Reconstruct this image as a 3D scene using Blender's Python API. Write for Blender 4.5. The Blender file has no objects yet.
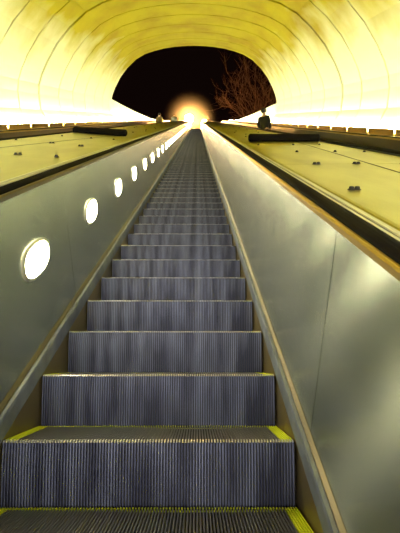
import bpy, bmesh, math, random
from mathutils import Vector, Matrix
random.seed(7)
T30 = math.tan(math.radians(30)); C30 = math.cos(math.radians(30)); S30 = .5
scene = bpy.context.scene
COL = scene.collection

# ------------------------------------------------------------------ camera
cam_d = bpy.data.cameras.new('camera'); cam = bpy.data.objects.new('camera', cam_d); COL.objects.link(cam)
cam_d.sensor_fit = 'VERTICAL'; cam_d.sensor_height = 24.0; cam_d.lens = 24.0 * 454.0 / 533.0
cam_d.clip_start = .02; cam_d.clip_end = 400
cam.location = (0, 0, 0)
cam.rotation_euler = (math.radians(90 + 11.94), 0, math.radians(-.36))
scene.camera = cam

# ------------------------------------------------------------------ world, exposure
w = bpy.data.worlds.new('night_sky'); scene.world = w; w.use_nodes = True
w.node_tree.nodes['Background'].inputs[0].default_value = (.010, .004, .003, 1)
w.node_tree.nodes['Background'].inputs[1].default_value = .35
scene.view_settings.view_transform = 'Standard'; scene.view_settings.look = 'None'
scene.view_settings.exposure = 0.0; scene.view_settings.gamma = 1.0
scene.view_settings.use_curve_mapping = False
UP_COL = (1.0, .98, .64); UP_POWER = 122.0        # pale lens washing the wall
FILL_COL = (1.0, .84, .02); FILL_POWER = 30.0     # yellow lens added to tint the crown of the vault
LAMP_COL = (1.0, .88, .55); LAMP_POWER = 70.0
STREET_COL = (1.0, .50, .14)
# lights standing in the station hall behind the foot of the escalators
def area(name, loc, rot, sx, sy, power, col):
    l = bpy.data.lights.new(name, 'AREA'); l.shape = 'RECTANGLE'; l.size = sx; l.size_y = sy
    l.energy = power; l.color = col
    o = bpy.data.objects.new(name, l); COL.objects.link(o); o.location = loc; o.rotation_euler = rot
    return o
area('hall_light', (-.2, -5.2, .4), (math.radians(80), 0, 0), 5.0, 1.2, 430, (.97, .92, 1.0))

# ------------------------------------------------------------------ helpers
def link(o): COL.objects.link(o); return o
def tag(o, label=None, cat=None, group=None, kind=None):
    if label: o['label'] = label
    if cat: o['category'] = cat
    if group: o['group'] = group
    if kind: o['kind'] = kind
    return o
def empty(name, loc=(0, 0, 0)):
    o = bpy.data.objects.new(name, None); o.location = loc; o.empty_display_size = .1
    return link(o)
def obj(name, bm, mats, parent=None, smooth=False, loc=None):
    bmesh.ops.recalc_face_normals(bm, faces=bm.faces[:])
    me = bpy.data.meshes.new(name); bm.to_mesh(me); bm.free()
    for m in (mats if isinstance(mats, (list, tuple)) else [mats]): me.materials.append(m)
    if smooth:
        for p in me.polygons: p.use_smooth = True
    o = link(bpy.data.objects.new(name, me))
    if parent: o.parent = parent
    if loc: o.location = loc
    return o
def box(bm, x0, x1, y0, y1, z0, z1, bev=0, mi=0):
    r = bmesh.ops.create_cube(bm, size=1)
    for v in r['verts']:
        v.co = Vector(((x0+x1)/2 + v.co.x*(x1-x0), (y0+y1)/2 + v.co.y*(y1-y0), (z0+z1)/2 + v.co.z*(z1-z0)))
    fs = {f for v in r['verts'] for f in v.link_faces}
    for f in fs: f.material_index = mi
    if bev:
        es = list({e for v in r['verts'] for e in v.link_edges})
        bmesh.ops.bevel(bm, geom=es, offset=bev, segments=2, affect='EDGES')
def tube(bm, pts, rads, n=8):
    rings = []
    for i, p in enumerate(pts):
        p = Vector(p)
        a = Vector(pts[max(i-1, 0)]); b = Vector(pts[min(i+1, len(pts)-1)])
        t = (b-a).normalized()
        u = t.orthogonal().normalized(); 
        if i and abs(t.dot(pu)) < .99: u = (pu - t*pu.dot(t)).normalized()
        pu = u; v = t.cross(u)
        r = rads[i] if isinstance(rads, (list, tuple)) else rads
        rings.append([bm.verts.new(p + (u*math.cos(k*2*math.pi/n) + v*math.sin(k*2*math.pi/n))*r) for k in range(n)])
    for a, b in zip(rings, rings[1:]):
        for k in range(n): bm.faces.new((a[k], a[(k+1) % n], b[(k+1) % n], b[k]))
    bm.faces.new(rings[0]); bm.faces.new(rings[-1])
def lathe(bm, prof, n=20, c=(0, 0, 0)):
    rings = []
    for r, z in prof:
        rings.append([bm.verts.new((c[0]+r*math.cos(2*math.pi*k/n), c[1]+r*math.sin(2*math.pi*k/n), c[2]+z)) for k in range(n)])
    for a, b in zip(rings, rings[1:]):
        for k in range(n): bm.faces.new((a[k], a[(k+1) % n], b[(k+1) % n], b[k]))
    bm.faces.new(rings[0]); bm.faces.new(rings[-1])

# ------------------------------------------------------------------ the incline: X across, d forward, H height above the 30 degree line
D_END = 46.5; D_FLAT = 50.5
def pz(d):
    if d <= D_END: return d*T30
    if d <= D_FLAT:
        t = (d-D_END)/(D_FLAT-D_END)
        return D_END*T30 + T30*(D_FLAT-D_END)*(t - t*t/2)
    return D_END*T30 + T30*(D_FLAT-D_END)*.5
TOPZ = pz(99)
def P(X, d, H): return Vector((X, d, pz(d)+H))
def ds(a, b, step=6.0):
    out = [a]; x = a
    while x + step < min(b, D_END): x += step; out.append(x)
    for k in range(9):
        q = D_END + (D_FLAT-D_END)*k/8
        if a < q < b: out.append(q)
    out.append(b)
    return sorted(set(out))
def sweep(bm, prof, dl, mi=0, caps=True):
    rings = [[bm.verts.new(P(x, d, h)) for x, h in prof] for d in dl]
    n = len(prof)
    for a, b in zip(rings, rings[1:]):
        for k in range(n):
            f = bm.faces.new((a[k], a[(k+1) % n], b[(k+1) % n], b[k])); f.material_index = mi
    if caps:
        for r in (rings[0], rings[-1]): f = bm.faces.new(r); f.material_index = mi

# ------------------------------------------------------------------ materials
def mat(name, base, rough=.5, metal=0.0, bump=None, mix=None, emit=None, estr=0, spec=.5, aniso=0):
    m = bpy.data.materials.new(name); m.use_nodes = True
    nt = m.node_tree; b = nt.nodes['Principled BSDF']
    b.inputs['Base Color'].default_value = (*base, 1); b.inputs['Roughness'].default_value = rough
    b.inputs['Metallic'].default_value = metal; b.inputs['Specular IOR Level'].default_value = spec
    if emit:
        b.inputs['Emission Color'].default_value = (*emit, 1); b.inputs['Emission Strength'].default_value = estr
    if aniso:    # brushed along the slope: highlights spread square to it
        b.inputs['Anisotropic'].default_value = aniso
        cx = nt.nodes.new('ShaderNodeCombineXYZ')
        for i_, q_ in enumerate((0, -S30, C30)): cx.inputs[i_].default_value = q_
        nt.links.new(cx.outputs[0], b.inputs['Tangent'])
    tc = nt.nodes.new('ShaderNodeTexCoord')
    def noise(scale, stretch, detail=3):
        mp = nt.nodes.new('ShaderNodeMapping'); mp.inputs['Scale'].default_value = stretch
        nt.links.new(tc.outputs['Object'], mp.inputs['Vector'])
        n = nt.nodes.new('ShaderNodeTexNoise'); n.inputs['Scale'].default_value = scale; n.inputs['Detail'].default_value = detail
        nt.links.new(mp.outputs[0], n.inputs['Vector']); return n
    if mix:      # (colour2, scale, stretch, lo, hi)
        n = noise(mix[1], mix[2], 6); r = nt.nodes.new('ShaderNodeValToRGB')
        r.color_ramp.elements[0].position = mix[3]; r.color_ramp.elements[1].position = mix[4]
        r.color_ramp.elements[0].color = (*base, 1); r.color_ramp.elements[1].color = (*mix[0], 1)
        nt.links.new(n.outputs['Fac'], r.inputs[0]); nt.links.new(r.outputs[0], b.inputs['Base Color'])
    if bump:     # (scale, stretch, strength)
        n = noise(bump[0], bump[1]); bp = nt.nodes.new('ShaderNodeBump'); bp.inputs['Strength'].default_value = bump[2]
        bp.inputs['Distance'].default_value = .01
        nt.links.new(n.outputs['Fac'], bp.inputs['Height']); nt.links.new(bp.outputs[0], b.inputs['Normal'])
    return m
M = dict(
    panel=mat('brushed_steel', (.48, .53, .49), .27, .97, bump=(9, (1, 1, 1), .04), mix=((.37, .42, .39), 3, (1, 1, 1), .35, .7), aniso=.95),
    skirt=mat('skirt_steel', (.30, .34, .42), .45, .6, mix=((.20, .23, .30), 8, (1, 1, 1), .4, .7)),
    kick=mat('worn_skirt_steel', (.34, .27, .12), .4, .8),
    brass=mat('brass_trim', (.56, .39, .13), .28, 1),
    shade_panel=mat('shade_painted_panel', (.10, .075, .045), .35, .9),  # shade of the pit painted into the outer panels
    dull=mat('dull_trim', (.13, .11, .07), .4, .8),
    steel=mat('plain_steel', (.72, .72, .62), .35, .5),
    deck=mat('deck_steel', (.56, .53, .17), .30, 1, bump=(30, (1, .2, .2), .08), mix=((.44, .40, .09), 4, (1, .3, .3), .4, .65)),
    rubber=mat('black_rubber', (.007, .006, .006), .8, spec=.05),
    stud=mat('dark_stud', (.02, .016, .012), .4),
    tread=mat('ribbed_aluminium', (.21, .21, .24), .42, .6, mix=((.18, .18, .21), 7, (2, .4, 1), .4, .62)),
    riser=mat('riser_aluminium', (.17, .19, .26), .48, .35, mix=((.04, .045, .075), 5, (2.5, 1, .35), .40, .62)),
    nosing=mat('worn_nosing', (.75, .75, .75), .38, .7),
    yellow=mat('yellow_edge', (.70, .80, .02), .5),
    pit=mat('dark_pit', (.02, .02, .02), .8),
    black=mat('black_paint', (.012, .010, .008), .5),
    asphalt=mat('plaza_paving', (.06, .055, .05), .9, mix=((.04, .04, .035), 2, (1, 1, 1), .4, .6)),
    bark=mat('bark', (.10, .05, .03), .9),
    coat=mat('dark_coat', (.006, .005, .004), .9), jeans=mat('dark_trousers', (.015, .016, .03), .9),
    tan=mat('tan_jacket', (.45, .32, .16), .9), white=mat('white_cloth', (.8, .76, .66), .8),
    skin=mat('skin', (.50, .29, .19), .6), hair=mat('dark_hair', (.015, .010, .008), .7), shoe=mat('shoe', (.02, .02, .02), .6),
    eye=mat('eye', (.03, .02, .02), .3),
    upl=mat('uplight_lens', (.9, .85, .6), .4, emit=UP_COL, estr=UP_POWER),
    yel_fill=mat('yellow_fill_lens', (.9, .8, .3), .4, emit=FILL_COL, estr=FILL_POWER),
    lens=mat('lamp_lens', (.9, .9, .8), .4, emit=LAMP_COL, estr=LAMP_POWER),
    globe=mat('street_globe', (.9, .7, .4), .4, emit=STREET_COL, estr=900),
    wall=mat('concrete', (.58, .60, .47), .8, bump=(3, (1, 1, 1), .25), mix=((.48, .47, .30), .9, (1, .45, 1), .5, .75)),
)

# vault: light falloff painted in, pale lit flanks blending to a darker ochre crown
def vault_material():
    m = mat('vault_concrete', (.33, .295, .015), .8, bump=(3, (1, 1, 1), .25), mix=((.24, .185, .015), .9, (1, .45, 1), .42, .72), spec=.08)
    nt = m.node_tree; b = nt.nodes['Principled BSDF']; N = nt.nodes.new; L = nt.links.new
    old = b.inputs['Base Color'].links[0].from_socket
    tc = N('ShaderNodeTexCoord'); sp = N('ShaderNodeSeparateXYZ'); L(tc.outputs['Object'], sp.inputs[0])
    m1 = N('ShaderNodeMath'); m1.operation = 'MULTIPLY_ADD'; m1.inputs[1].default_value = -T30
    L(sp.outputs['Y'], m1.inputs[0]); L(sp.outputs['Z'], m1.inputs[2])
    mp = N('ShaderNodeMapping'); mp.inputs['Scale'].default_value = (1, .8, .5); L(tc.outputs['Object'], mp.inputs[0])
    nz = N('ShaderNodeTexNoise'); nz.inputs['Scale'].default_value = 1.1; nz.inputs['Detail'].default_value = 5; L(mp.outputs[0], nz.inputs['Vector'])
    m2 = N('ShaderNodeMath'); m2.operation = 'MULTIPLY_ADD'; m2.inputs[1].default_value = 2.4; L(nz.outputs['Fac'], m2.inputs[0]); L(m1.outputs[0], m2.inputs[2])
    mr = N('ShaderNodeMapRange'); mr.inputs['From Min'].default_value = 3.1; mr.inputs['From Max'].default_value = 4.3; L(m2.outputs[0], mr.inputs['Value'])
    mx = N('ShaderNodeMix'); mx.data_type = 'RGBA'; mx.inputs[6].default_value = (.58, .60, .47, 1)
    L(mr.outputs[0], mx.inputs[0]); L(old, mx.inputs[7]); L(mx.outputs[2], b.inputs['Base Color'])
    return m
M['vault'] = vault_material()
# ------------------------------------------------------------------ structure: vault, retaining walls, pit, plaza
HALF = [(3.72, -.33), (3.80, -.1), (4.0, .25), (4.09, .7), (4.10, 1.0), (4.05, 1.3), (3.93, 1.7), (3.70, 2.25), (3.38, 2.77), (2.95, 3.27),
        (2.50, 3.58), (2.05, 3.76), (1.55, 3.91), (1.0, 4.01), (.5, 4.06), (0, 4.08)]
CX = -.17
inner = [(CX-x, h) for x, h in HALF] + [(CX+x, h) for x, h in reversed(HALF[:-1])]
def grow(pr, t):
    c = Vector((CX, 1.0)); out = []
    for x, h in pr:
        v = Vector((x, h)) - c; out.append(tuple(c + v*(1+t/v.length)))
    return out
PORTAL = 20.3
stations = []       # (d, outward offset): shallow groove at each ring joint
seams = [-6.8, -4.6, -2.4, -.2, 1.9, 4.0, 6.1, 8.3, 9.7, 11.0, 12.6, 14.0, 15.5, 17.0, 18.4, 19.7]
stations.append((-9.0, 0))
for s in seams:
    g = .06 if abs(s-11.0) < .1 else .022
    dp = .07 if abs(s-11.0) < .1 else .035
    stations += [(s-g-.01, 0), (s-g, dp), (s+g, dp), (s+g+.01, 0)]
stations.append((PORTAL, 0))
bm = bmesh.new(); rings = []
for d, off in stations:
    rings.append([bm.verts.new(P(x, d, h)) for x, h in grow(inner, off)])
for a, b in zip(rings, rings[1:]):
    for k in range(len(a)-1): bm.faces.new((a[k], a[k+1], b[k+1], b[k]))
# portal face: a stepped rim, then the outer shell
prev = rings[-1]
for off, d in ((.04, PORTAL), (.04, PORTAL+.25), (.10, PORTAL+.25), (.55, PORTAL+.25), (.55, -9.0)):
    r = [bm.verts.new(P(x, d, h)) for x, h in grow(inner, off)]
    for k in range(len(r)-1): bm.faces.new((prev[k], prev[k+1], r[k+1], r[k]))
    prev = r
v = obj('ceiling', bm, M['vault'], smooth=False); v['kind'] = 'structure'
# smooth along the arch only
for p in v.data.polygons: p.use_smooth = False

def taper_wall(name, X0, X1, tops):
    bm = bmesh.new(); rings = []
    for d, top in tops:
        rings.append([bm.verts.new(P(X0, d, -1.8)), bm.verts.new(P(X0, d, top)), bm.verts.new(P(X1, d, top)), bm.verts.new(P(X1, d, -1.8))])
    for a, b in zip(rings, rings[1:]):
        for k in range(4): bm.faces.new((a[k], a[(k+1) % 4], b[(k+1) % 4], b[k]))
    bm.faces.new(rings[0]); bm.faces.new(rings[-1])
    o = obj(name, bm, M['wall']); o['kind'] = 'structure'; return o
taper_wall('wall_left', -4.27, -4.75, [(PORTAL-.05, 1.05), (27, .58), (37, .03), (46, -.24)])
taper_wall('wall_right', 3.93, 4.4, [(PORTAL-.05, .85), (27, .48), (37, .0), (47, -.32)])
bm = bmesh.new(); sweep(bm, [(-4.3, -1.75), (3.95, -1.75), (3.95, -1.95), (-4.3, -1.95)], ds(-5, 52))
o = obj('floor', bm, M['pit']); o['kind'] = 'structure'
bm = bmesh.new()
box(bm, -60, 60, 54, 120, TOPZ-1.25, TOPZ-1.1)
o = obj('ground_plaza', bm, M['asphalt']); o['kind'] = 'structure'
for s, nm, x0 in ((-1, 'ground_left', -4.75), (1, 'ground_right', 4.4)):
    bm = bmesh.new(); rr = []
    for d, h in ((PORTAL+.3, .5), (37, -.1), (46.5, -.5), (54, -1.1)):
        rr.append([bm.verts.new(P(x0, d, h)), bm.verts.new(P(x0+s*30, d, h)), bm.verts.new(P(x0+s*30, d, h-1)), bm.verts.new(P(x0, d, h-1))])
    for a, b in zip(rr, rr[1:]):
        for k in range(4): bm.faces.new((a[k], a[(k+1) % 4], b[(k+1) % 4], b[k]))
    bm.faces.new(rr[0]); bm.faces.new(rr[-1])
    o = obj(nm, bm, M['asphalt']); o['kind'] = 'structure'

# ------------------------------------------------------------------ balustrades. s = +1: the panel faces -X (right-hand side of its escalator)
BOT = -3.5; TOP = 53.5
def balustrade(xe, s, label, hoff=0.0, sections=True, trim=None):
    """xe: X of the step edge; s: outward direction"""
    X = lambda a: xe + s*a
    t = tag(empty('balustrade', P(X(.06), 0, -1.2)), label, 'balustrade')
    inv = -Vector(t.location)
    def part(name, profs, m, mi=None):
        bm = bmesh.new()
        for p in profs: sweep(bm, [(X(a), h) for a, h in p], ds(BOT, TOP))
        bmesh.ops.translate(bm, verts=bm.verts, vec=inv)
        return obj(name, bm, m, t)
    H = hoff
    part('skirt_panel', [[(.008, -1.72), (.008, -1.236), (.03, -1.236), (.03, -1.72)]], M['kick'])
    part('skirt_guard', [[(.003, -1.234), (.003, -1.165), (.006, -1.152), (.018, -1.150), (.03, -1.16), (.03, -1.234)]], M['skirt'])
    part('lower_trim', [[(.019, -1.17), (.019, -1.143), (.030, -1.128), (.045, -1.128), (.045, -1.17)]], M['dull'])
    # inner panels, cut square to the slope
    if sections:
        L = 1.22*C30; d0 = BOT-.4
        while d0 < 45.2:
            bm = bmesh.new(); g = .0025; vs = []
            for d in (d0+g, d0+L-g):
                vs.append([bm.verts.new(P(X(a), d - .433*(h+.7), h)) for a, h in ((.032, -1.13), (.053, -.345+H), (.066, -.345+H), (.046, -1.13))])
            a, b = vs
            for k in range(4): bm.faces.new((a[k], a[(k+1) % 4], b[(k+1) % 4], b[k]))
            bm.faces.new(a); bm.faces.new(b)
            bmesh.ops.translate(bm, verts=bm.verts, vec=inv)
            obj('inner_panel', bm, M['panel'], t)
            d0 += L
        bm = bmesh.new(); sweep(bm, [(X(a), h) for a, h in ((.032, -1.13), (.053, -.345+H), (.066, -.345+H), (.046, -1.13))], ds(d0+.2, TOP))
        bmesh.ops.translate(bm, verts=bm.verts, vec=inv); obj('inner_panel', bm, M['panel'], t)
    else:
        part('inner_panel', [[(.032, -1.13), (.053, -.345+H), (.066, -.345+H), (.046, -1.13)]], M['shade_panel'])
    part('top_trim', [[(.048, -.343+H), (.047, -.325+H), (.052, -.317+H), (.060, -.317+H), (.060, -.347+H)]], M['brass'] if trim is None else trim)
    part('rail_track', [[(.062, -.345+H), (.062, -.332+H), (.128, -.332+H), (.128, -.345+H)]], M['black'])
    return t
def handrail(xe, s, label, hoff=0.0):
    X = lambda a: xe + s*a; H = hoff
    pr = []
    for k in range(9):
        a = math.pi*k/8; pr.append((.095 - .034*math.cos(a), -.318 + .018*math.sin(a) + H))
    pr = [(.061, -.330+H)] + pr + [(.129, -.330+H)]
    bm = bmesh.new(); sweep(bm, [(X(a), h) for a, h in pr], ds(BOT, TOP))
    return tag(obj('handrail', bm, M['rubber'], smooth=False), label, 'handrail')
RE, LE = .341, -.675
balustrade(RE, 1, 'brushed steel balustrade on the right of the central escalator, streaked with reflections')
balustrade(LE, -1, 'steel balustrade on the left of the central escalator, holding the row of oval lamps', trim=M['dull'])
handrail(RE, 1, 'black rubber handrail along the right side of the central escalator')
handrail(LE, -1, 'black rubber handrail along the left side of the central escalator')
RN, RF = 1.735, 2.751        # right-hand escalator: near and far step edge
LN, LF = -2.10, -3.116
balustrade(RN, -1, 'near balustrade of the right-hand escalator, seen just beyond the studded deck', .02, False)
balustrade(RF, 1, 'far balustrade of the right-hand escalator, glinting gold below the white wall', .02, False)
balustrade(LN, -1*-1, 'near balustrade of the left-hand escalator, seen just beyond the studded deck', .07, False)
balustrade(LF, -1, 'far balustrade of the left-hand escalator, glinting gold below the white wall', .07, False)
handrail(RN, -1, 'black handrail of the right-hand escalator next to the studded deck', .02)
handrail(RF, 1, 'black handrail of the right-hand escalator on its wall side', .02)
handrail(LN, 1, 'black handrail of the left-hand escalator next to the studded deck', .07)
handrail(LF, -1, 'black handrail of the left-hand escalator on its wall side', .07)

# ------------------------------------------------------------------ decks between the escalators
def deck(xi, xo, hi, ho, s, label, studs, joints, longx):
    t = tag(empty('escalator_deck', P((xi+xo)/2, 0, hi)), label, 'deck'); inv = -Vector(t.location)
    def put(name, bm, m, **k):
        bmesh.ops.translate(bm, verts=bm.verts, vec=inv); return obj(name, bm, m, t, **k)
    Hh = lambda x: hi + (ho-hi)*(x-xi)/(xo-xi)
    bm = bmesh.new()
    pr = [(xi, hi-.018), (xi+s*.03, hi-.002), (xi+s*.045, hi), (xo, ho), (xo, ho-.03), (xi, hi-.04)]
    js = sorted(joints); edges = [BOT] + js + [TOP]
    for a, b in zip(edges, edges[1:]): sweep(bm, pr, ds(a+.003, b-.003))
    put('deck_plate', bm, M['deck'])
    bm = bmesh.new(); sweep(bm, [(xi, hi-.045), (xo, ho-.045), (xo, ho-.05), (xi, hi-.05)], ds(BOT, TOP)); put('deck_underlay', bm, M['black'])
    for a, b, hh in ((.0, .016, .010), (.021, .045, .012)):
        bm = bmesh.new(); x0 = xi - s*(.047-a); x1 = xi - s*(.047-b)
        sweep(bm, [(x0, hi-.02), (x0, hi+hh-.003), (x0+s*.003, hi+hh), (x1-s*.003, hi+hh), (x1, hi+hh-.003), (x1, hi-.02)], ds(BOT, TOP))
        put('edge_strip', bm, M['steel'])
    bm = bmesh.new()
    (xa, da), (xb, db) = longx
    vs = [bm.verts.new(P(x, d, Hh(x)+.0012)) for x, d in ((xa-.004, da), (xa+.004, da), (xb+.004, db), (xb-.004, db))]
    bm.faces.new(vs); e = bmesh.ops.extrude_face_region(bm, geom=bm.faces[:])
    for v in e['geom']:
        if isinstance(v, bmesh.types.BMVert): v.co.z += .002
    put('joint_strip', bm, M['black'])
    for x, d, wd in studs:
        bm = bmesh.new()
        lathe(bm, [(.017, 0), (.017, .003), (.012, .005), (.011, .012), (.009, .015), (.003, .016)], 12)
        if wd > 1: lathe(bm, [(.017, 0), (.017, .003), (.012, .005), (.011, .012), (.009, .015), (.003, .016)], 12, (.026, .004, 0))
        bmesh.ops.rotate(bm, verts=bm.verts, cent=(0, 0, 0), matrix=Matrix.Rotation(math.radians(30), 3, 'X'))
        bmesh.ops.translate(bm, verts=bm.verts, vec=P(x, d, Hh(x)-.001))
        put('deck_stud', bm, M['stud'])
    return t
rs = [(.66, 1.83, 2), (1.02, 1.83, 1), (.78, 2.81, 2), (1.05, 2.82, 2), (1.36, 2.8, 1), (.9, 3.8, 1), (1.25, 3.81, 1), (1.5, 3.77, 1), (.7, 4.8, 1), (1.1, 4.8, 1), (1.4, 4.8, 1), (.95, 5.9, 1), (1.3, 5.9, 1)]
lsx = [(-1.05, 1.9, 1), (-1.31, 3.05, 2), (-1.02, 3.06, 1), (-1.94+.05, 4.37, 1), (-1.48, 4.23, 2), (-1.15, 4.1, 2), (-1.37, 5.4, 1), (-1.78, 5.5, 1), (-1.08, 5.4, 1)]
for k in range(22):
    d = 6.9 + k
    rs += [(.8 + .12*(k % 2), d, 1), (1.3 + .1*(k % 2), d, 1)]
    if k: lsx += [(-1.1 - .12*(k % 2), d, 1), (-1.65 - .1*(k % 2), d, 1)]
JR = [-1.1, 2.82-3.9/2, 2.82, 4.77, 6.7, 8.6, 10.5, 12.5, 14.5, 16.5, 18.4, 22.3, 26.2, 30, 34, 38, 42]
JL = [-1.0, 1.03, 2.97, 4.9, 6.85, 8.8, 10.7, 12.6, 14.6, 16.5, 18.5, 22.4, 26.3, 30, 34, 38, 42]
deck(.533, 1.60, -.333, -.325, 1, 'sloping studded steel deck between the central and right-hand escalators', rs, JR, ((1.06, 1.0), (1.34, 6.6)))
deck(-.867, -1.968, -.318, -.25, -1, 'sloping studded steel deck between the left-hand and central escalators', lsx, JL, ((-1.75, 2.4), (-1.25, 6.6)))
def outer_deck(x0, x1, h0, h1, label):
    bm = bmesh.new(); sweep(bm, [(x0, h0), (x1, h1), (x1, h1-.03), (x0, h0-.03)], ds(BOT, TOP))
    tag(obj('escalator_deck', bm, M['brass']), label, 'deck')
outer_deck(RF+.13, 3.66, -.315, -.325, 'gold-lit strip of deck between the right-hand escalator and the vault wall')
outer_deck(LF-.13, -4.0, -.265, -.27, 'gold-lit strip of deck between the left-hand escalator and the vault wall')

# bars laid across the decks
def bar(pts, posts, label):
    t = tag(empty('deck_barrier', pts[0]), label, 'barrier'); inv = -Vector(pts[0])
    bm = bmesh.new()
    a, b = Vector(pts[0]), Vector(pts[1]); u = (b-a).normalized()
    tube(bm, [a-u*.012, a, a+u*.012, b-u*.012, b, b+u*.012], [.028, .046, .052, .052, .046, .028], 12)
    bmesh.ops.translate(bm, verts=bm.verts, vec=inv); obj('cross_bar', bm, M['rubber'], t, smooth=True)
    for p in posts:
        bm = bmesh.new(); q = Vector(p)
        tube(bm, [q, q+Vector((0, 0, .02)), q+Vector((0, 0, .021)), q+Vector((0, 0, .075))], [.05, .05, .028, .028], 10)
        bmesh.ops.translate(bm, verts=bm.verts, vec=inv); obj('bracket', bm, M['rubber'], t)
bar((P(.68, 5.47, -.275), P(1.585, 5.45, -.275)), (P(.82, 5.47, -.331), P(1.42, 5.45, -.325)), 'black bar laid across the right-hand studded deck')
bar((P(-1.09, 6.36, -.245), P(-1.95, 6.6, -.205)), (P(-1.22, 6.40, -.30), P(-1.72, 6.53, -.268)), 'black bar laid across the left-hand studded deck')

# ------------------------------------------------------------------ balustrade lamps (left panel, one every 0.95 m)
def lamp_meshes():
    def oval(a, b, n=28):
        out = []
        for k in range(n):
            t = 2*math.pi*k/n; c, s_ = math.cos(t), math.sin(t)
            out.append((a*math.copysign(abs(c)**.85, c), b*math.copysign(abs(s_)**.85, s_)))
        return out
    # local frame: x = along slope, y = square to it, z = out of the panel
    bm = bmesh.new(); pr = [(1.0, 0, 0), (1.0, 1, .006), (.86, 1, .010), (.86, 0, .004)]
    rr = []
    for k_, _, z in pr: rr.append([bm.verts.new((x*k_, y*k_, z)) for x, y in oval(.182, .082)])
    for a, b in zip(rr, rr[1:] ):
        for k in range(len(a)): bm.faces.new((a[k], a[(k+1) % len(a)], b[(k+1) % len(a)], b[k]))
    bez = bm
    bm = bmesh.new(); rr = []
    for k_, z in ((.86, .002), (.80, .008), (.55, .013), (.2, .015)): rr.append([bm.verts.new((x*k_, y*k_, z)) for x, y in oval(.182, .082)])
    for a, b in zip(rr, rr[1:]):
        for k in range(len(a)): bm.faces.new((a[k], a[(k+1) % len(a)], b[(k+1) % len(a)], b[k]))
    bm.faces.new(rr[0]); bm.faces.new(rr[-1])
    return bez, bm
bez, lens = lamp_meshes()
NUMW = ['nearest and largest', 'second nearest', 'third nearest', 'fourth nearest', 'fifth nearest', 'sixth nearest', 'seventh nearest', 'eighth nearest', 'ninth nearest', 'tenth nearest']
tilt = math.atan2(.021, .785)
ax = Vector((0, C30, S30)); nn = Vector((1, 0, 0)); up = nn.cross(ax)
lamp0 = None
k = 0
while 1.98 + .95*k < 44.5:
    d = 1.98 + .95*k
    loc = P(LE - .0448, d, -.69)
    if lamp0 is None:
        t = empty('balustrade_lamp'); lamp0 = t
        a = obj('bezel', bez, M['steel'], t); b = obj('lens', lens, M['lens'], t)
    else:
        t = lamp0.copy(); link(t)
        for ch in (a, b): c = ch.copy(); link(c); c.parent = t
    zax = (nn + Vector((0, 0, 0))).normalized()
    m3 = Matrix((ax, -up if zax.dot(ax.cross(-up)) > 0 else up, zax)).transposed()
    t.matrix_world = Matrix.Translation(loc) @ m3.to_4x4() @ Matrix.Rotation(0, 4, 'X')
    t['category'] = 'lamp'; t['group'] = 'oval lamps in the left balustrade'
    t['label'] = ('%s of the glowing oval lamps set in the left balustrade panel' % NUMW[k]) if k < len(NUMW) else 'small far-off oval lamp merging into the row up the left balustrade'
    k += 1

# ------------------------------------------------------------------ escalator steps
W2 = .509; DD = .3713; RR = .2144
def step_bms(fine):
    n = 100 if fine else 28
    pitch = 2*W2/n; dep = .010 if fine else .008
    # side profile of the ribbed surface: tread from the back to the nose, then curved riser down
    path = [(DD-.004, 0, 0, 1), (.02, 0, 0, 1), (.006, -.002, -.4, .9), (0, -.008, -.95, .3)]
    rp = [(0, -.008, -1, .0), (.003, -.045, -1, .0), (.009, -.10, -1, 0), (.018, -.16, -1, 0), (.030, -.232, -1, 0)]
    def ribs(bm, path, x0, x1, n):
        pitch = (x1-x0)/n
        rows = []
        for (y, z, ny, nz) in path:
            row = []
            for i in range(n):
                xa = x0 + i*pitch
                for fx, g in ((0, 1), (.10, 0), (.50, 0), (.60, 1)):
                    row.append(bm.verts.new((xa+fx*pitch, y-ny*g*dep, z-nz*g*dep)))
            row.append(bm.verts.new((x1, y-ny*dep, z-nz*dep)))
            rows.append(row)
        for a, b in zip(rows, rows[1:]):
            for k in range(len(a)-1):
                f = bm.faces.new((a[k], a[k+1], b[k+1], b[k])); f.material_index = 1 if k % 4 == 3 else 0
    tr = bmesh.new()
    sw = .045
    ribs(tr, [(DD-.024, 0, 0, 1)] + path[1:2], -W2+sw, W2-sw, n-10 if fine else n-2)
    no = bmesh.new(); ribs(no, path[1:], -W2+sw, W2-sw, n-10 if fine else n-2)
    ye = bmesh.new()
    ribs(ye, [(DD-.004, 0, 0, 1), (DD-.024, 0, 0, 1)], -W2+sw, W2-sw, n-10 if fine else n-2)
    for sx in (-1, 1):
        a, b = sorted((sx*W2, sx*(W2-sw)))
        ribs(ye, path[:2], a, b, 5 if fine else 1); ribs(no, path[1:], a, b, 5 if fine else 1)
    ri = bmesh.new(); ribs(ri, rp, -W2, W2, n)
    # the solid body behind the riser ribs
    bo = bmesh.new()
    for x in (-1,):
        pts = [(.010, -.012), (.013, -.05), (.022, -.12), (.042, -.24), (DD-.004, -.24), (DD-.004, -.012)]
        A = [bo.verts.new((-W2, y, z)) for y, z in pts]; B = [bo.verts.new((W2, y, z)) for y, z in pts]
        for k in range(len(pts)): bo.faces.new((A[k], A[(k+1) % 6], B[(k+1) % 6], B[k]))
        bo.faces.new(A); bo.faces.new(B)
    return dict(tread=(tr, 'tread'), yellow_border=(ye, 'yellow'), nosing=(no, 'nosing'), riser=(ri, 'riser'), step_body=(bo, 'pit'))
protos = {}
for fine in (True, False):
    protos[fine] = {nm: None for nm in ()}
    for nm, (bm, mk) in step_bms(fine).items():
        me = bpy.data.meshes.new(nm); bm.normal_update(); bmesh.ops.recalc_face_normals(bm, faces=bm.faces[:]) if nm == 'step_body' else None
        bm.to_mesh(me); bm.free(); me.materials.append(M[mk]); me.materials.append(M['pit'] if nm != 'yellow_border' else M[mk]); protos[fine][nm] = me
ORD = {-2: None}
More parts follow.
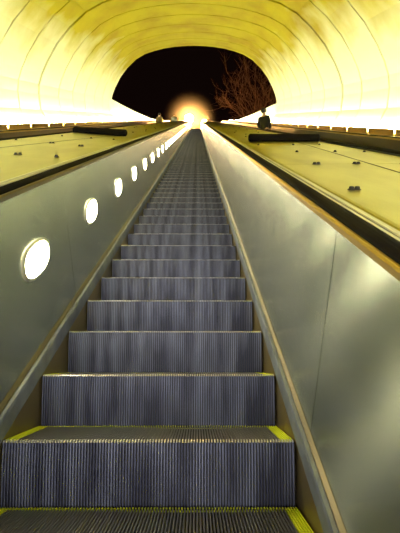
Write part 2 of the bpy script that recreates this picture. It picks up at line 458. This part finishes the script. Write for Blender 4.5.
def step(i, xc, label, group):
    t = empty('escalator_step', (xc, 1.676 + DD*i, -.265 + RR*i)); tag(t, label, 'escalator step', group)
    for nm, me in protos[i < 30].items():
        o = bpy.data.objects.new(nm, me); link(o); o.parent = t
words = ['lowest', 'second', 'third', 'fourth', 'fifth', 'sixth', 'seventh', 'eighth', 'ninth', 'tenth', 'eleventh', 'twelfth', 'thirteenth', 'fourteenth']
N_STEP = int((D_END - 1.676)/DD)
for i in range(-2, N_STEP):
    if i == -2: lb = 'central escalator step just under the camera, below the bottom edge'
    elif i == -1: lb = 'central escalator step whose tread fills the bottom edge, with yellow side stripe'
    elif i == 0: lb = 'nearest whole central escalator step, full ribbed riser above the bottom tread'
    elif i < 14: lb = '%s ribbed riser up the central escalator, counted from the nearest whole step' % words[i]
    else: lb = 'narrow distant step high up the central escalator towards the lights'
    step(i, -.167, lb, 'steps of the central escalator')
for i in range(30, 40): step(i, (RN+RF)/2, 'step of the right-hand escalator around the standing person', 'steps of the right-hand escalator')
for i in range(69, 78): step(i, (LN+LF)/2, 'step of the left-hand escalator around the standing person', 'steps of the left-hand escalator')

# ------------------------------------------------------------------ uplights behind the outer decks
def uplight_proto():
    hb = bmesh.new()
    L = .62; pts = [(-.085, 0), (-.10, .105), (-.088, .11), (-.075, .03), (.075, .03), (.080, .04), (.092, .04), (.085, 0)]
    A = [hb.verts.new((x, -L, z)) for x, z in pts]; B = [hb.verts.new((x, L, z)) for x, z in pts]
    for k in range(8): hb.faces.new((A[k], A[(k+1) % 8], B[(k+1) % 8], B[k]))
    hb.faces.new(A); hb.faces.new(B)
    sb = bmesh.new(); box(sb, -.070, .0, -L+.03, L-.03, .030, .036, .002)  # second lens, added to yellow the vault crown
    lb = bmesh.new(); box(lb, -.045, .045, -L+.03, L-.03, -.004, .004, .002)
    bmesh.ops.rotate(lb, verts=lb.verts, cent=(0, 0, 0), matrix=Matrix.Rotation(math.radians(68), 3, 'Y'))
    bmesh.ops.translate(lb, verts=lb.verts, vec=(.035, 0, .072))
    return hb, lb, sb
hb, lb_, sb_ = uplight_proto(); U = None
for side, x, h in ((1, 3.44, -.322), (-1, -3.80, -.268)):
    d = -2.4; k = 0
    while d < 45:
        if U is None:
            t = empty('uplight'); U = t; ua = obj('housing', hb, M['brass'], t); ub = obj('wall_lens', lb_, M['upl'], t); uc = obj('added_vault_lens', sb_, M['yel_fill'], t)
        else:
            t = U.copy(); link(t)
            for ch in (ua, ub, uc): c = ch.copy(); link(c); c.parent = t
        t.location = P(x, d, h+.012); t.rotation_euler = (Matrix.Rotation(math.radians(30), 3, 'X') @ Matrix.Rotation(0 if side > 0 else math.pi, 3, 'Z')).to_euler() if side > 0 else (math.radians(-30), 0, math.pi)
        sd = 'right' if side > 0 else 'left'
        tag(t, 'glowing gold uplight in the row along the foot of the %s vault wall' % sd, 'light', 'uplights along the %s wall' % sd)
        d += 1.115; k += 1

# ------------------------------------------------------------------ people
def skin_obj(name, verts, edges, m, parent, sub=2, root=0):
    me = bpy.data.meshes.new(name); me.from_pydata([v[:3] for v in verts], edges, []); me.materials.append(m)
    o = link(bpy.data.objects.new(name, me)); o.parent = parent
    md = o.modifiers.new('skin', 'SKIN'); md.use_smooth_shade = True
    for sv, v in zip(me.skin_vertices[0].data, verts):
        r = v[3]; sv.radius = r if isinstance(r, tuple) else (r, r); sv.use_root = False
    me.skin_vertices[0].data[root].use_root = True
    s = o.modifiers.new('sub', 'SUBSURF'); s.levels = sub; s.render_levels = sub
    return o
def person(loc, rz, label, coat, trousers, bag=False, scale=1.0):
    t = tag(empty('person', loc), label, 'person'); t.rotation_euler = (0, 0, rz); t.scale = (scale,)*3
    V = []; E = []
    def add(x, y, z, r, prev=None):
        V.append((x, y, z, r)); 
        if prev is not None: E.append((prev, len(V)-1))
        return len(V)-1
    pel = add(0, 0, .92, (.15, .10)); wa = add(0, 0, 1.06, (.125, .09), pel); ch = add(0, .0, 1.26, (.15, .10), wa); sh = add(0, 0, 1.39, (.10, .07), ch)
    nk = add(0, .01, 1.46, .052, sh); hb_ = add(0, .02, 1.53, .068, nk); hd = add(0, .02, 1.61, (.078, .092), hb_); tp = add(0, .01, 1.67, (.055, .065), hd)
    hands = {}
    for s in (-1, 1):
        a = add(s*.17, 0, 1.375, .055, sh); el = add(s*.205, -.03, 1.12, .042, a); wr = add(s*.200, .09, .90, .028, el)
        pm = add(s*.197, .115, .84, (.022, .038), wr)
        for f, (dy, ln) in enumerate(((-.024, .062), (-.008, .075), (.008, .07), (.024, .055))):
            p1 = add(s*.195, .115+dy, .80, .009, pm); p2 = add(s*.187, .118+dy, .80-ln*.55, .008, p1)
        th = add(s*.180, .150, .835, .011, wr); add(s*.170, .160, .80, .009, th)
        hip = add(s*.09, 0, .84, .085, pel); kn = add(s*.10, .015, .49, .058, hip); an = add(s*.105, -.01, .09, .040, kn)
        hl = add(s*.105, 0, .045, .038, an); add(s*.115, .13, .035, (.038, .03), hl)
    skin_obj('body', V, E, M['skin'], t)
    # jacket
    V = []; E = []
    w0 = add(0, 0, .84, (.175, .125)); w1 = add(0, 0, 1.02, (.165, .12), w0); c1 = add(0, 0, 1.24, (.185, .13), w1); s1 = add(0, 0, 1.385, (.12, .085), c1); add(0, .008, 1.45, .068, s1)
    for s in (-1, 1):
        a = add(s*.155, 0, 1.36, .070, s1); el = add(s*.205, -.03, 1.12, .060, a); add(s*.200, .075, .925, .046, el)
    skin_obj('jacket', V, E, coat, t)
    V = []; E = []
    p0 = add(0, 0, .93, (.16, .11))
    for s in (-1, 1):
        hip = add(s*.09, 0, .82, .098, p0); kn = add(s*.10, .015, .49, .075, hip); add(s*.105, -.01, .10, .060, kn)
    skin_obj('trousers', V, E, trousers, t)
    for s in (-1, 1):
        V = []; E = []
        h0 = add(s*.105, -.02, .05, .048); m0 = add(s*.11, .06, .048, (.048, .045), h0); add(s*.118, .15, .036, (.045, .032), m0)
        skin_obj('shoe', V, E, M['shoe'], t)
    bm = bmesh.new(); bmesh.ops.create_uvsphere(bm, u_segments=20, v_segments=14, radius=1)
    for v in bm.verts:
        z = v.co.z; y = v.co.y
        if y > .25 and z < .45: v.co.y = .25 + (y-.25)*.2
        v.co = Vector((v.co.x*.094, v.co.y*.112, v.co.z*.105)) + Vector((0, -.005, 1.635))
    obj('hair', bm, M['hair'], t, smooth=True)
    bm = bmesh.new(); tube(bm, [(0, .105, 1.625), (0, .128, 1.585), (0, .108, 1.575)], [.008, .014, .008], 8); obj('nose', bm, M['skin'], t, smooth=True)
    for s in (-1, 1):
        bm = bmesh.new(); bmesh.ops.create_uvsphere(bm, u_segments=10, v_segments=8, radius=.011); bmesh.ops.translate(bm, verts=bm.verts, vec=(s*.032, .103, 1.615)); obj('eye', bm, M['eye'], t, smooth=True)
        bm = bmesh.new(); bmesh.ops.create_uvsphere(bm, u_segments=10, v_segments=8, radius=.026)
        for v in bm.verts: v.co = Vector((v.co.x*.4+s*.092, v.co.y*.8+.01, v.co.z*1.2+1.60))
        obj('ear', bm, M['skin'], t, smooth=True)
    bm = bmesh.new(); box(bm, -.025, .025, .098, .108, 1.548, 1.556, .002); obj('mouth', bm, M['shoe'], t)
    return t
def step_top(i): return 1.676 + DD*i, -.265 + RR*i
y, z = step_top(34); person((2.33, y+.17, z), math.radians(-28), 'person in a dark coat standing on the right-hand escalator, seen from behind', M['coat'], M['jeans'], scale=1.0)
y, z = step_top(73); PL = (-2.66, y+.17, z)
person(PL, 0, 'small distant person in a tan jacket standing on the left-hand escalator', M['tan'], M['jeans'], scale=1.0)
# white bag standing on the deck beside the distant person
def bag(loc, wx, label):
    t = tag(empty('bag', loc), label, 'bag')
    bm = bmesh.new(); box(bm, -wx/2, wx/2, -.12, .12, 0, .26, .03); obj('bag_body', bm, M['white'], t, smooth=True)
    for s in (-1, 1):
        bm = bmesh.new(); tube(bm, [(-wx*.25, s*.06, .25), (-wx*.2, s*.06, .34), (0, s*.06, .37), (wx*.2, s*.06, .34), (wx*.25, s*.06, .25)], .010, 6); obj('bag_handle', bm, M['white'], t)
bag(P(-1.60, 28.6, -.275)+Vector((0, 0, .07)), .42, 'white bag on the left-hand deck to the right of the distant person')

# ------------------------------------------------------------------ street lamps and bare trees at the top
def street_lamp(x, d, H, r, label, power, globe_mat):
    zg = TOPZ-1.1; zc = d*T30 + H
    t = tag(empty('street_lamp', (x, d, zg)), label, 'street lamp'); hh = zc-zg
    bm = bmesh.new(); lathe(bm, [(.16, 0), (.16, .1), (.09, .25), (.06, .5), (.045, hh-r-.15), (.045, hh-r)], 14); obj('pole', bm, M['black'], t)
    bm = bmesh.new(); lathe(bm, [(.06, hh-r-.12), (.13, hh-r-.02), (.13, hh-r+.02)], 14); obj('collar', bm, M['black'], t)
    bm = bmesh.new(); bmesh.ops.create_uvsphere(bm, u_segments=24, v_segments=16, radius=r); bmesh.ops.translate(bm, verts=bm.verts, vec=(0, 0, hh)); obj('lamp_globe', bm, globe_mat, t, smooth=True)
    bm = bmesh.new(); lathe(bm, [(.10, hh+r-.03), (.08, hh+r+.03), (.01, hh+r+.10)], 14); obj('cap', bm, M['black'], t)
street_lamp(-1.15, 56, -.05, .55, 'brightest orange globe lamp at the head of the central escalator', 0, M['globe'])
street_lamp(.95, 56.5, -.50, .30, 'smaller globe lamp just right of the brightest one at the escalator head', 0, M['globe'])

def tree(x, y, z, hgt, seed, label):
    rnd = random.Random(seed); t = tag(empty('bare_tree', (x, y, z)), label, 'tree')
    tb = bmesh.new(); bb = bmesh.new()
    def grow_b(bm, p, dr, L, r, lvl):
        n = 4; pts = [p]; q = p.copy(); d = dr.copy()
        for k in range(n):
            d = (d + Vector((rnd.uniform(-.22, .22), rnd.uniform(-.22, .22), rnd.uniform(-.06, .16)))).normalized(); q = q + d*L/n; pts.append(q.copy())
        tube(bm, pts, [r*(1-.5*k/n) for k in range(n+1)], 5 if lvl < 3 else 3)
        if lvl >= 6: return
        m = 4 if lvl < 3 else 3
        for k in range(m):
            st = pts[rnd.randint(2, n)] if k else pts[-1]
            ax_ = d.orthogonal().normalized(); ax_.rotate(Matrix.Rotation(rnd.uniform(0, 6.28), 3, d))
            nd = (d*math.cos(.7) + ax_*math.sin(rnd.uniform(.4, .9))).normalized()
            grow_b(bb, st, nd, L*rnd.uniform(.66, .86), r*.58, lvl+1)
    grow_b(tb, Vector((0, 0, 0)), Vector((0, 0, 1)), hgt*.24, hgt*.011, 0)
    obj('trunk', tb, M['bark'], t); obj('branches', bb, M['bark'], t)
tree(9.6, 64, TOPZ-1.1, 25, 3, 'bare tree with tangled brown branches beyond the right of the portal')

# ------------------------------------------------------------------ scatter volume added to imitate the flare around the street lamps
def flare_volume(c, R, dens, label):
    m = bpy.data.materials.new('flare_volume'); m.use_nodes = True; nt = m.node_tree; nt.nodes.clear()
    out = nt.nodes.new('ShaderNodeOutputMaterial'); vs = nt.nodes.new('ShaderNodeVolumeScatter')
    vs.inputs['Color'].default_value = (1, .9, .75, 1); vs.inputs['Density'].default_value = 0; vs.inputs['Anisotropy'].default_value = .3
    nt.links.new(vs.outputs[0], out.inputs['Volume'])
    tc = nt.nodes.new('ShaderNodeTexCoord'); ln = nt.nodes.new('ShaderNodeVectorMath'); ln.operation = 'LENGTH'
    nt.links.new(tc.outputs['Object'], ln.inputs[0])
    mr = nt.nodes.new('ShaderNodeMapRange'); mr.interpolation_type = 'SMOOTHERSTEP'
    for k_, v_ in (('From Min', R), ('From Max', 0), ('To Min', 0), ('To Max', dens)): mr.inputs[k_].default_value = v_
    nt.links.new(ln.outputs['Value'], mr.inputs['Value']); nt.links.new(mr.outputs[0], vs.inputs['Density'])
    bm = bmesh.new(); bmesh.ops.create_icosphere(bm, subdivisions=3, radius=R)
    o = obj('flare_volume', bm, m, loc=c); tag(o, label, 'flare_volume', kind='stuff')
flare_volume(Vector((-1.0, 56.1, 56*T30-.1)), 4.0, .045, 'scattering volume added as flare around the lamps at the escalator head')
